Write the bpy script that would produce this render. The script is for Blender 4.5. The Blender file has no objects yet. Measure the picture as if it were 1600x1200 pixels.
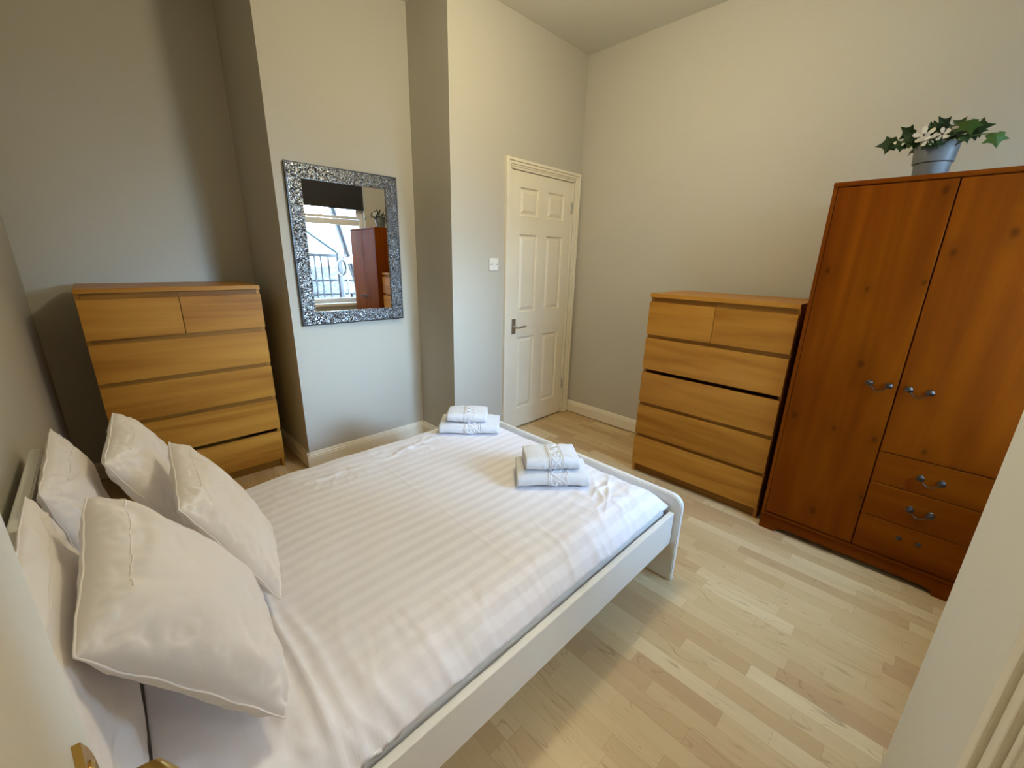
import bpy, bmesh, math, random
from mathutils import Vector, Matrix, noise
from math import sin, cos, pi, radians, sqrt, exp
S = bpy.context.scene
COL = S.collection

# ------------------------------------------------------------------ camera
F_PX, YAW, PITCH, ROLL, CAM_H = 643.7, 44.75, 16.65, 1.28, 1.4053
a, b, r = radians(YAW), radians(PITCH), radians(ROLL)
Fv = Vector((sin(a)*cos(b), cos(a)*cos(b), -sin(b)))
Rv = Vector((cos(a), -sin(a), 0)); Uv = Rv.cross(Fv)
Rr = cos(r)*Rv + sin(r)*Uv; Ur = -sin(r)*Rv + cos(r)*Uv
cam = bpy.data.cameras.new('camera'); cam_o = bpy.data.objects.new('camera', cam); COL.objects.link(cam_o)
M3 = Matrix((Rr, Ur, -Fv)).transposed().to_4x4(); M3.translation = Vector((0, 0, CAM_H))
cam_o.matrix_world = M3
cam.sensor_width = 36; cam.lens = 36*F_PX/1600; cam.clip_start = .02
S.camera = cam_o

# ------------------------------------------------------------------ world, lights, exposure
W = bpy.data.worlds.new('world'); S.world = W; W.use_nodes = True
nt = W.node_tree; bg = nt.nodes['Background']     # hazy morning sky, brightest towards the horizon
tcw = nt.nodes.new('ShaderNodeTexCoord'); sxw = nt.nodes.new('ShaderNodeSeparateXYZ'); rpw = nt.nodes.new('ShaderNodeValToRGB')
nt.links.new(tcw.outputs['Generated'], sxw.inputs[0]); nt.links.new(sxw.outputs[2], rpw.inputs[0]); nt.links.new(rpw.outputs[0], bg.inputs[0])
els = rpw.color_ramp.elements; els.new(.36)
for e_, (p_, c_) in zip(els, ((.22, (.48, .715, 1.0, 1)), (.36, (.115, .19, .31, 1)), (.56, (.028, .050, .085, 1)))): e_.position = p_; e_.color = c_
bg.inputs[1].default_value = 240.0
def area(name, loc, size, energy, color, rot=(0, 0, 0), sy=None, shape='DISK'):
    l = bpy.data.lights.new(name, 'AREA'); l.energy = energy; l.color = color; l.size = size
    l.shape = shape
    if sy: l.shape = 'RECTANGLE'; l.size_y = sy
    o = bpy.data.objects.new(name, l); o.location = loc; o.rotation_euler = rot; COL.objects.link(o); return o
def bulb(name, loc, radius, energy, color):
    l = bpy.data.lights.new(name, 'POINT'); l.energy = energy; l.color = color; l.shadow_soft_size = radius
    o = bpy.data.objects.new(name, l); o.location = loc; COL.objects.link(o); return o
bulb('room_ceiling_light', (1.53, 1.13, 2.58), .13, 47, (1, .895, .62))
area('hall_fill_light', (.25, -.80, 2.80), .25, 16, (1, .97, .90))  # unseen fill lamp added in the passage behind the camera
pt = area('window_portal', (2.145, -.76, 1.62), 1.16, 1, (1, 1, 1), (radians(90), 0, 0), sy=1.70)
pt.data.cycles.is_portal = True
S.view_settings.view_transform = 'Standard'; S.view_settings.look = 'None'
S.view_settings.gamma = 1; S.view_settings.use_curve_mapping = False
S.view_settings.exposure = 0.0
S.cycles.max_bounces = 10; S.cycles.diffuse_bounces = 6; S.cycles.glossy_bounces = 4
S.cycles.transparent_max_bounces = 12; S.cycles.caustics_reflective = False; S.cycles.caustics_refractive = False
S.cycles.sample_clamp_indirect = 25; S.cycles.use_denoising = True

# ------------------------------------------------------------------ room dimensions (metres)
XL, XR = -.29, 3.0904
YD, YC, YA = 2.3424, 2.7857, 3.5121
XC0, XC1 = .8233, 1.7305
YN = -.55
H = 2.9626

# ------------------------------------------------------------------ materials
def srgb(*c):
    o = []
    for v in c:
        v /= 255
        o.append(v/12.92 if v <= .04045 else ((v+.055)/1.055)**2.4)
    return (*o, 1)
class N:
    def __init__(s, name):
        s.m = bpy.data.materials.new(name); s.m.use_nodes = True; s.t = s.m.node_tree; s.n = s.t.nodes
        s.p = s.n['Principled BSDF']
    def a(s, typ, ins=None, **kw):
        x = s.n.new(typ)
        for k, v in kw.items(): setattr(x, k, v)
        for k, v in (ins or {}).items(): s.set(x, k, v)
        return x
    def set(s, x, k, v):
        i = x.inputs[k]
        if isinstance(v, bpy.types.NodeSocket): s.t.links.new(v, i)
        elif isinstance(v, bpy.types.Node): s.t.links.new(v.outputs[0], i)
        else: i.default_value = v
    def math(s, op, x, y=0, z=0): return s.a('ShaderNodeMath', {0: x, 1: y, 2: z}, operation=op).outputs[0]
    def mix(s, f, c1, c2, blend='MIX'):
        x = s.a('ShaderNodeMix', data_type='RGBA', blend_type=blend)
        s.set(x, 0, f); s.set(x, 6, c1); s.set(x, 7, c2); return x.outputs[2]
    def ramp(s, f, stops):
        x = s.a('ShaderNodeValToRGB', {0: f}); e = x.color_ramp.elements
        while len(e) < len(stops): e.new(.5)
        for i, (p, c) in enumerate(stops): e[i].position = p; e[i].color = c
        return x.outputs[0]
    def coord(s, scale=(1, 1, 1), rnd=0, kind='Object'):
        tc = s.a('ShaderNodeTexCoord').outputs[kind]
        if rnd:
            oi = s.a('ShaderNodeObjectInfo').outputs['Random']
            add = s.a('ShaderNodeVectorMath', {0: tc, 1: s.a('ShaderNodeCombineXYZ', {0: s.math('MULTIPLY', oi, rnd), 1: s.math('MULTIPLY', oi, rnd*1.7), 2: s.math('MULTIPLY', oi, rnd*2.3)}).outputs[0]}, operation='ADD')
            tc = add.outputs[0]
        return s.a('ShaderNodeMapping', {0: tc, 3: scale}).outputs[0]
    def noise(s, v, scale, detail=3, dist=0, out=0, rough=.5):
        return s.a('ShaderNodeTexNoise', {'Vector': v, 'Scale': scale, 'Detail': detail, 'Distortion': dist, 'Roughness': rough}).outputs[out]
    def bump(s, h, strength=.2, dist=.01, nrm=None):
        x = s.a('ShaderNodeBump', {'Height': h, 'Strength': strength, 'Distance': dist})
        if nrm is not None: s.set(x, 'Normal', nrm)
        return x.outputs[0]
    def done(s, color=None, rough=.5, bump=None, metal=0, spec=.5, sheen=0, coat=0):
        if color is not None: s.set(s.p, 'Base Color', color)
        s.set(s.p, 'Roughness', rough); s.set(s.p, 'Metallic', metal); s.set(s.p, 'Specular IOR Level', spec)
        if sheen: s.set(s.p, 'Sheen Weight', sheen)
        if coat: s.set(s.p, 'Coat Weight', coat); s.set(s.p, 'Coat Roughness', .2)
        if bump is not None: s.set(s.p, 'Normal', bump)
        return s.m
def plain(name, c, rough=.5, metal=0, spec=.5, bs=0, bscale=300):
    m = N(name)
    v = m.coord()
    c2 = tuple(x*.93 for x in c[:3])+(1,)
    col = m.mix(m.noise(v, 6, 2), c, c2)
    return m.done(col, rough, m.bump(m.noise(v, bscale, 2), bs, .002) if bs else None, metal, spec)

def paint(name, c):
    m = N(name); v = m.coord()
    col = m.mix(m.noise(v, 1.6, 3), c, tuple(x*.95 for x in c[:3])+(1,))
    h = m.noise(v, 260, 3)
    return m.done(col, .75, m.bump(h, .10, .002), spec=.25)
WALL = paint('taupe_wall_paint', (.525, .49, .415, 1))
LITWALL = paint('lit_wall_paint', (.74, .73, .665, 1))  # wall paint lightened to stand in for missing bounce light
DOORP = plain('shaded_door_paint', (.60, .55, .45, 1), .4)  # door cream darkened to offset the strong light on the open leaf
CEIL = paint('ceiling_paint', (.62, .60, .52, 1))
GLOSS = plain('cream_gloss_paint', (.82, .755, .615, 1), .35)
BEDW = plain('white_foil', (.80, .79, .75, 1), .30)
SWITCH = plain('white_plastic', (.80, .78, .74, 1), .3)
DARKLINE = plain('painted_gap_shade', (.02, .018, .015, 1), .8)
CHROME = plain('brushed_steel', (.55, .53, .50, 1), .28, 1)
PEWTER = plain('antique_pewter', (.085, .078, .075, 1), .28, 1)
BRASS = plain('aged_brass', (.50, .31, .08, 1), .32, 1, bs=.25, bscale=60)
BLACKFAB = plain('black_blind_fabric', (.018, .017, .017, 1), .85)
POT = plain('grey_glazed_pot', (.10, .108, .114, 1), .45)
UPVC = plain('white_upvc', (.78, .78, .76, 1), .3)
STEELOUT = plain('weathered_rail', (.006, .0045, .0035, 1), .5)
PIPE = plain('grey_pole', (.010, .008, .007, 1), .5)
HOSE = plain('cream_hose', (.07, .068, .06, 1), .5)
ROOFM = plain('pale_green_roof', (.05, .08, .078, 1), .5)
LEAF = None

def wood(name, dark, mid, light, axis, knots=False, gs=1.0, rough=.38, spec=.22):
    # axis: the local axis the grain runs along (0 x, 1 y, 2 z)
    m = N(name)
    sc = [9*gs]*3; sc[axis] = .7*gs
    v = m.coord(tuple(sc), rnd=13.7)
    n1 = m.noise(v, 1.3, 5, 1.2)
    rings = m.math('FRACT', m.math('MULTIPLY', m.noise(v, .55, 2, .3), 7))
    rings = m.math('PINGPONG', rings, .5)
    sf = [120]*3; sf[axis] = 3
    fine = m.noise(m.coord(tuple(sf), rnd=3.1), 2.0, 2)
    f = m.math('ADD', m.math('MULTIPLY', n1, .80), m.math('ADD', m.math('MULTIPLY', rings, .26), m.math('MULTIPLY', fine, .09)))
    col = m.ramp(f, [(.32, dark), (.52, mid), (.74, light)])
    if knots:
        sk = [6.0, 6.0, 6.0]; sk[axis] = 3.8
        vs = m.a('ShaderNodeSeparateXYZ', {0: m.coord(tuple(sk), rnd=5.3)})
        vk = m.a('ShaderNodeCombineXYZ', {0: vs.outputs[0], 1: vs.outputs[2], 2: 0}).outputs[0]
        vor = m.a('ShaderNodeTexVoronoi', {'Vector': vk, 'Scale': 1.0, 'Randomness': 1.0}, voronoi_dimensions='2D')
        d = vor.outputs['Distance']
        sel = m.a('ShaderNodeSeparateColor', {0: vor.outputs['Color']})
        d = m.math('ADD', d, m.math('MULTIPLY', m.math('SUBTRACT', m.noise(m.coord((22, 22, 22), rnd=2.0), 1.0, 2), .5), .09))
        on = m.math('GREATER_THAN', sel.outputs[0], .45)
        big = m.math('ADD', .55, m.math('MULTIPLY', sel.outputs[1], .75))
        dn = m.math('DIVIDE', d, big)
        core = m.math('MULTIPLY', on, m.a('ShaderNodeMapRange', {0: dn, 1: .02, 2: .085, 3: 1.0, 4: 0.0}).outputs[0])
        halo = m.math('MULTIPLY', on, m.a('ShaderNodeMapRange', {0: dn, 1: .03, 2: .36, 3: .42, 4: 0.0}).outputs[0])
        col = m.mix(halo, col, tuple(x*.60 for x in mid[:3])+(1,))
        col = m.mix(m.math('MULTIPLY', core, .62), col, (.045, .007, .0005, 1))
    return m.done(col, rough, m.bump(fine, .05, .001), spec=spec)
CH_D, CH_M, CH_L = (.29, .108, .010, 1), (.41, .175, .021, 1), (.50, .235, .036, 1)
BIRCH_X = wood('birch_veneer', CH_D, CH_M, CH_L, 0, gs=.8)
BIRCH_Z = wood('birch_veneer_upright', CH_D, CH_M, CH_L, 2, gs=.8)
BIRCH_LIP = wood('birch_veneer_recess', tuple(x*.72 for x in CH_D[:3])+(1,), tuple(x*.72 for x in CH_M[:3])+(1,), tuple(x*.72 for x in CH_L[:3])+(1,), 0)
PN_D, PN_M, PN_L = (.105, .019, .0005, 1), (.145, .030, .0007, 1), (.190, .046, .0011, 1)
PINE_Z = wood('stained_pine_upright', PN_D, PN_M, PN_L, 2, True, gs=.75, rough=.5, spec=.04)
PINE_X = wood('stained_pine', PN_D, PN_M, PN_L, 0, True, gs=.75, rough=.5, spec=.04)

def floor_mat():
    m = N('maple_strip_laminate')
    tc = m.a('ShaderNodeTexCoord').outputs['Object']
    sp = m.a('ShaderNodeSeparateXYZ', {0: tc})
    X, Y = sp.outputs[0], sp.outputs[1]
    W_ = .0635
    xs = m.math('DIVIDE', X, W_); si = m.math('FLOOR', xs)
    wn = m.a('ShaderNodeTexWhiteNoise', {'W': si}, noise_dimensions='1D')
    L = m.math('ADD', .30, m.math('MULTIPLY', wn.outputs['Value'], .20))
    sh = m.a('ShaderNodeTexWhiteNoise', {'W': m.math('ADD', si, 71.3)}, noise_dimensions='1D').outputs['Value']
    ys = m.math('ADD', m.math('DIVIDE', Y, L), m.math('MULTIPLY', sh, 9))
    yi = m.math('FLOOR', ys)
    cell = m.a('ShaderNodeCombineXYZ', {0: si, 1: yi, 2: 0}).outputs[0]
    rn = m.a('ShaderNodeTexWhiteNoise', {'Vector': cell}, noise_dimensions='3D')
    rv, rc = rn.outputs['Value'], rn.outputs['Color']
    base = m.ramp(rv, [(0, (.53, .345, .175, 1)), (.22, (.59, .405, .205, 1)), (.5, (.64, .465, .245, 1)), (.8, (.69, .515, .285, 1)), (1, (.79, .64, .39, 1))])
    off = m.a('ShaderNodeVectorMath', {0: rc, 1: (17, 23, 11)}, operation='MULTIPLY').outputs[0]
    pos = m.a('ShaderNodeVectorMath', {0: tc, 1: off}, operation='ADD').outputs[0]
    g = m.noise(m.a('ShaderNodeMapping', {0: pos, 3: (30, 2.6, 1)}).outputs[0], 1.2, 4, .8)
    rg = m.math('PINGPONG', m.math('FRACT', m.math('MULTIPLY', m.noise(m.a('ShaderNodeMapping', {0: pos, 3: (16, 2.2, 1)}).outputs[0], .8, 2, .6), 9)), .5)
    line = m.a('ShaderNodeMapRange', {0: rg, 1: .0, 2: .09, 3: 1, 4: 0}).outputs[0]
    patch = m.a('ShaderNodeMapRange', {0: m.noise(pos, 4.5, 2), 1: .45, 2: .60, 3: 0, 4: 1}).outputs[0]
    col = m.mix(m.math('MULTIPLY', g, .42), base, (.42, .28, .14, 1))
    col = m.mix(m.math('MULTIPLY', m.math('MULTIPLY', line, patch), .55), col, (.27, .16, .07, 1))
    fx = m.math('PINGPONG', m.math('FRACT', xs), .5); fy = m.math('PINGPONG', m.math('FRACT', ys), .5)
    sx = m.math('LESS_THAN', fx, .010); sy = m.math('LESS_THAN', m.math('MULTIPLY', fy, L), .0008)
    seam = m.math('MAXIMUM', sx, sy)
    col = m.mix(m.math('MULTIPLY', seam, .35), col, (.25, .15, .07, 1))
    return m.done(col, m.math('ADD', .33, m.math('MULTIPLY', g, .12)), m.bump(seam, -.1, .001), spec=.45)
FLOORM = floor_mat()

def linen(name, c, sc=900, st=.12):
    m = N(name); v = m.coord()
    col = m.mix(m.noise(v, 5, 3), c, tuple(x*.955 for x in c[:3])+(1,))
    n1 = m.noise(v, sc, 2)
    w = m.noise(m.a('ShaderNodeMapping', {0: v, 3: (1, 1, 1)}).outputs[0], 22, 4)
    h = m.math('ADD', m.math('MULTIPLY', n1, .25), m.math('MULTIPLY', w, 1.2))
    return m.done(col, .85, m.bump(h, st, .01), spec=.2, sheen=.15)
PILLOW = linen('cream_cotton', (.85, .80, .785, 1))
MATTR = linen('mattress_cotton', (.62, .60, .56, 1))
def stripe_mat():
    m = N('satin_stripe_cotton'); tc = m.a('ShaderNodeTexCoord').outputs['Object']
    sp = m.a('ShaderNodeSeparateXYZ', {0: tc})
    wob = m.math('MULTIPLY', m.math('SUBTRACT', m.noise(tc, 2.0, 2), .5), .010)
    t = m.math('FRACT', m.math('DIVIDE', m.math('ADD', sp.outputs[1], wob), .052))
    st = m.a('ShaderNodeMapRange', {0: m.math('PINGPONG', t, .5), 1: .22, 2: .28, 3: 0, 4: 1}).outputs[0]
    fade = m.a('ShaderNodeMapRange', {0: m.math('ADD', sp.outputs[0], m.math('MULTIPLY', sp.outputs[1], .55)), 1: .62, 2: 1.15, 3: .12, 4: 1}).outputs[0]
    fade = m.math('MULTIPLY', fade, m.a('ShaderNodeMapRange', {0: m.noise(tc, 5, 3), 1: .3, 2: .55, 3: .55, 4: 1}).outputs[0])
    st = m.math('MULTIPLY', st, fade)
    col = m.mix(st, (.85, .83, .875, 1), (.775, .755, .80, 1))
    w = m.math('ADD', m.math('MULTIPLY', m.noise(tc, 14, 4, .5), 1.0), m.math('MULTIPLY', m.noise(tc, 700, 2), .12))
    rough = m.math('SUBTRACT', .72, m.math('MULTIPLY', st, -.1))
    return m.done(col, rough, m.bump(w, .16, .012), spec=.3, sheen=.1)
DUVETM = stripe_mat()
def towel_mat():
    m = N('terry_towelling'); tc = m.a('ShaderNodeTexCoord').outputs['Object']
    sp = m.a('ShaderNodeSeparateXYZ', {0: tc})
    n = m.noise(tc, 420, 3)
    n2 = m.noise(tc, 60, 3)
    h = m.math('ADD', n, m.math('MULTIPLY', n2, .9))
    col = m.mix(n, (.84, .845, .87, 1), (.75, .755, .78, 1))
    return m.done(col, .95, m.bump(h, .55, .006), spec=.1, sheen=.3)
TOWELM = towel_mat()
BANDM = linen('woven_band', (.85, .855, .88, 1), 700, .2)
def mosaic():
    m = N('silver_crackle_mosaic'); v = m.coord()
    vo = m.a('ShaderNodeTexVoronoi', {'Vector': v, 'Scale': 200, 'Randomness': 1})
    cs = m.a('ShaderNodeSeparateColor', {0: vo.outputs['Color']})
    ve = m.a('ShaderNodeTexVoronoi', {'Vector': v, 'Scale': 200, 'Randomness': 1}, feature='DISTANCE_TO_EDGE')
    edge = m.math('LESS_THAN', ve.outputs['Distance'], .09)
    col = m.ramp(cs.outputs[0], [(0, (.02, .02, .02, 1)), (.25, (.07, .07, .07, 1)), (.55, (.26, .26, .26, 1)), (.82, (.58, .58, .58, 1)), (1, (.92, .92, .92, 1))])
    col = m.mix(edge, col, (.012, .012, .012, 1))
    nm = m.a('ShaderNodeNewGeometry').outputs['Normal']
    jit = m.a('ShaderNodeVectorMath', {0: m.a('ShaderNodeVectorMath', {0: vo.outputs['Color'], 1: (.5, .5, .5)}, operation='SUBTRACT').outputs[0], 1: (.5, .5, .5)}, operation='MULTIPLY').outputs[0]
    nn = m.a('ShaderNodeVectorMath', {0: m.a('ShaderNodeVectorMath', {0: nm, 1: jit}, operation='ADD').outputs[0]}, operation='NORMALIZE').outputs[0]
    return m.done(col, m.math('ADD', .18, m.math('MULTIPLY', cs.outputs[1], .3)), nn, metal=.75)
MOSAIC = mosaic()
BLACKLAC = plain('black_lacquer', (.015, .014, .014, 1), .3)
def mirror_mat():
    m = N('mirror_silvering'); return m.done((.92, .92, .92, 1), .0, metal=1)
MIRRORM = mirror_mat()
def glass_mat():
    m = N('window_glass'); m.n.remove(m.p)
    tr = m.a('ShaderNodeBsdfTransparent', {0: (.97, .98, .98, 1)}); gl = m.a('ShaderNodeBsdfGlossy', {0: (1, 1, 1, 1), 'Roughness': .0})
    fr = .05
    mx = m.a('ShaderNodeMixShader', {0: fr, 1: tr.outputs[0], 2: gl.outputs[0]})
    m.t.links.new(mx.outputs[0], m.n['Material Output'].inputs[0]); return m.m
GLASS = glass_mat()
def leaf_mat(name, c1, c2):
    m = N(name); v = m.coord()
    col = m.mix(m.noise(v, 40, 3), c1, c2)
    return m.done(col, .5, spec=.3)
LEAF = leaf_mat('dark_ivy_leaf', (.006, .020, .004, 1), (.018, .045, .008, 1))
LEAF2 = leaf_mat('light_ivy_leaf', (.022, .052, .006, 1), (.035, .075, .010, 1))
STEM = plain('green_stem', (.06, .10, .03, 1), .6)
PETAL = plain('white_petal', (.50, .47, .41, 1), .6)
STAMEN = plain('dark_stamen', (.05, .03, .03, 1), .6)
def stone():
    m = N('rubble_stone'); v = m.coord((1, 1, 2.2))
    vo = m.a('ShaderNodeTexVoronoi', {'Vector': v, 'Scale': 4.5}, feature='DISTANCE_TO_EDGE')
    n = m.noise(v, 3, 4)
    col = m.mix(n, (.022, .021, .020, 1), (.050, .049, .047, 1))
    gap = m.a('ShaderNodeMapRange', {0: vo.outputs['Distance'], 1: .0, 2: .10, 3: 1, 4: 0}).outputs[0]
    col = m.mix(m.math('MULTIPLY', gap, .8), col, (.004, .004, .004, 1))
    return m.done(col, .9, m.bump(vo.outputs['Distance'], .6, .05))
STONE = stone()
SOIL = plain('patio_paving', (.13, .125, .12, 1), .9)

# ------------------------------------------------------------------ mesh helpers
def add_box(bm, x0, x1, y0, y1, z0, z1, bev=0, seg=2):
    r = bmesh.ops.create_cube(bm, size=1)
    vs = r['verts']
    for v in vs:
        v.co = Vector(((x0+x1)/2 + v.co.x*(x1-x0), (y0+y1)/2 + v.co.y*(y1-y0), (z0+z1)/2 + v.co.z*(z1-z0)))
    if bev:
        es = list({e for v in vs for e in v.link_edges})
        bmesh.ops.bevel(bm, geom=es, offset=bev, segments=seg, affect='EDGES', profile=.5)
def add_prism(bm, pts, axis, c0, c1):
    # pts: 2D outline; axis: the direction of extrusion. axis 0 -> pts=(y,z); 1 -> (x,z); 2 -> (x,y)
    def P(p, c):
        return {0: (c, p[0], p[1]), 1: (p[0], c, p[1]), 2: (p[0], p[1], c)}[axis]
    A = [bm.verts.new(P(p, c0)) for p in pts]; B = [bm.verts.new(P(p, c1)) for p in pts]
    n = len(pts); fs = [bm.faces.new(A), bm.faces.new(B[::-1])]
    for i in range(n): fs.append(bm.faces.new((A[i], B[i], B[(i+1) % n], A[(i+1) % n])))
    bmesh.ops.recalc_face_normals(bm, faces=fs)
    return A, B
def add_tube(bm, pts, rad, n=10, closed=False, caps=True):
    pts = [Vector(p) for p in pts]; L = len(pts)
    rads = rad if isinstance(rad, (list, tuple)) else [rad]*L
    rings = []; up = None
    for i, p in enumerate(pts):
        if closed: t = pts[(i+1) % L] - pts[i-1]
        else: t = pts[min(i+1, L-1)] - pts[max(i-1, 0)]
        t.normalize()
        if up is None:
            up = Vector((0, 0, 1)) if abs(t.z) < .9 else Vector((1, 0, 0))
        s = t.cross(up)
        if s.length < 1e-6: s = t.orthogonal()
        s.normalize(); up = s.cross(t).normalized()
        rings.append([bm.verts.new(p + (s*cos(2*pi*k/n) + up*sin(2*pi*k/n))*rads[i]) for k in range(n)])
    for i in range(L if closed else L-1):
        A, B = rings[i], rings[(i+1) % L]
        for k in range(n): bm.faces.new((A[k], A[(k+1) % n], B[(k+1) % n], B[k]))
    if caps and not closed:
        bm.faces.new(rings[0][::-1]); bm.faces.new(rings[-1])
def add_lathe(bm, prof, n=32, centre=(0, 0, 0), axis='Z'):
    rings = []
    c = Vector(centre)
    for (rr, z) in prof:
        ring = []
        for k in range(n):
            t = 2*pi*k/n
            p = Vector((rr*cos(t), rr*sin(t), z))
            if axis == 'Y': p = Vector((p.x, -p.z, p.y))
            ring.append(bm.verts.new(c+p))
        rings.append(ring)
    for A, B in zip(rings, rings[1:]):
        for k in range(n): bm.faces.new((A[k], A[(k+1) % n], B[(k+1) % n], B[k]))
    bm.faces.new(rings[0][::-1]); bm.faces.new(rings[-1])
    bmesh.ops.recalc_face_normals(bm, faces=bm.faces[:])
def obj(name, bm, mat, parent=None, smooth=False, loc=None, rot=None):
    me = bpy.data.meshes.new(name); bm.to_mesh(me); bm.free()
    o = bpy.data.objects.new(name, me); COL.objects.link(o)
    me.materials.append(mat)
    if smooth:
        for p in me.polygons: p.use_smooth = True
        if smooth != 'all':
            me.set_sharp_from_angle(angle=radians(38))
    if parent: o.parent = parent
    if loc is not None: o.location = loc
    if rot is not None: o.rotation_euler = rot
    return o
def boxes(name, mat, parent, *bs, bev=0, smooth=False):
    bm = bmesh.new()
    for x in bs: add_box(bm, *x, bev=bev)
    return obj(name, bm, mat, parent, smooth)
def thing(name, label, cat, loc=(0, 0, 0), rotz=0, group=None):
    o = bpy.data.objects.new(name, None); COL.objects.link(o); o.empty_display_size = .1
    o.location = loc; o.rotation_euler = (0, 0, rotz); return tag(o, label, cat, group)
def tag(o, label, cat, group=None):
    o['label'] = label; o['category'] = cat
    if group: o['group'] = group
    return o
def struct(o, label, cat):
    o['kind'] = 'structure'; o['label'] = label; o['category'] = cat; return o

# ------------------------------------------------------------------ the room
T = .12
struct(boxes('floor', FLOORM, None, (XL-T, XR+T, -1.45, YA+T, -.10, 0)), 'pale maple strip laminate floor of the bedroom', 'floor')
struct(boxes('ceiling', CEIL, None, (XL-T, XR+T, -1.45, YA+T, H, H+.1)), 'off-white painted bedroom ceiling', 'ceiling')
struct(boxes('wall_left', WALL, None, (XL-T, XL, -.24, YA+T, 0, H)), 'dark taupe wall behind the headboard', 'wall')
struct(boxes('wall_back_alcove', WALL, None, (XL, XC0, YA, YA+T, 0, H)), 'taupe alcove wall behind the left chest of drawers', 'wall')
struct(boxes('wall_back_chimney', WALL, None, (XC0, XC1, YC, YA+T, 0, H)), 'taupe chimney breast carrying the mirror', 'wall')
DX0, DX1, DZ = 2.262, 3.000, 2.052
struct(boxes('wall_back_door', WALL, None, (XC1, DX0, YD, YA+T, 0, H), (DX1, XR, YD, YA+T, 0, H), (DX0, DX1, YD, YA+T, DZ, H), (DX0, DX1, YD+.12, YA+T, 0, DZ)), 'taupe wall around the white panelled door', 'wall')
struct(boxes('wall_right', WALL, None, (XR, XR+T, YN-.2, YA+T, 0, H)), 'taupe wall behind the wardrobe', 'wall')
WX0, WX1, WZ0, WZ1 = 1.57, 2.72, .775, 2.46
NX, NFX, NY = .571, 1.226, -.160
struct(boxes('wall_near', WALL, None, (NFX, WX0, YN-.2, YN, 0, H), (WX1, XR, YN-.2, YN, 0, H), (WX0, WX1, YN-.2, YN, 0, WZ0), (WX0, WX1, YN-.2, YN, WZ1, H)), 'taupe wall around the window, seen in the mirror', 'wall')
struct(boxes('wall_entry_right', LITWALL, None, (NX, NFX, -1.42, NY, 0, H)), 'wall end, colour lightened as if better lit, in the right foreground beside the entrance', 'wall')
struct(boxes('wall_entry_left', WALL, None, (XL-T, -.125, -1.42, NY, 0, H), (-.125, NX, -1.42, -1.30, 0, H), (-.125, NX, NY-.12, NY, 2.06, H)), 'taupe wall of the entrance passage behind the viewpoint', 'wall')

# baseboards: moulded profile swept along straight runs
SK_H = .118
PROF = [(0, .009), (.018, .009), (.018, .085), (.015, .090), (.0155, .097), (.010, .103), (.0085, .111), (.004, .118), (0, .118)]
def skirt(name, runs, label):
    bm = bmesh.new()
    for (axis, wall, sign, c0, c1) in runs:
        add_prism(bm, [(wall + sign*d, z) for d, z in PROF], axis, c0, c1)
    return struct(obj(name, bm, GLOSS), label, 'baseboard')
skirt('baseboard_chimney', [(0, YC, -1, XC0-.0172, XC1), (1, XC0, -1, YC-.0174, YA), (1, XC1, -1, YD-.0172, YC)], 'cream skirting board around the chimney breast')
skirt('baseboard_back', [(0, YA, -1, XL, XC0), (0, YD, -1, XC1-.0174, 2.205)], 'cream skirting board along the back wall')
skirt('baseboard_right', [(1, XR, -1, YN, YD)], 'cream skirting board along the right wall')
skirt('baseboard_left', [(1, XL, 1, NY, YA)], 'cream skirting board behind the headboard')
# skirtings leave an open gap below; the door's gap gets a painted dark strip
def architrave(bm, x0, x1, z1, yw, w=.052):
    # stepped frame on a wall whose face is y = yw (room on the -y side)
    for (o0, o1, dep) in ((0, .020, .022), (.020, .040, .015), (.040, w, .010)):
        add_box(bm, x0+o0, x0+o1, yw-dep, yw+.01, 0.004, z1-o0, bev=.003)
        add_box(bm, x1-o1, x1-o0, yw-dep, yw+.01, 0.004, z1-o0, bev=.003)
        add_box(bm, x0+o1+.0004, x1-o1-.0004, yw-dep+.0003, yw+.0095, z1-o1, z1-o0-.0003, bev=.003)

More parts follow.
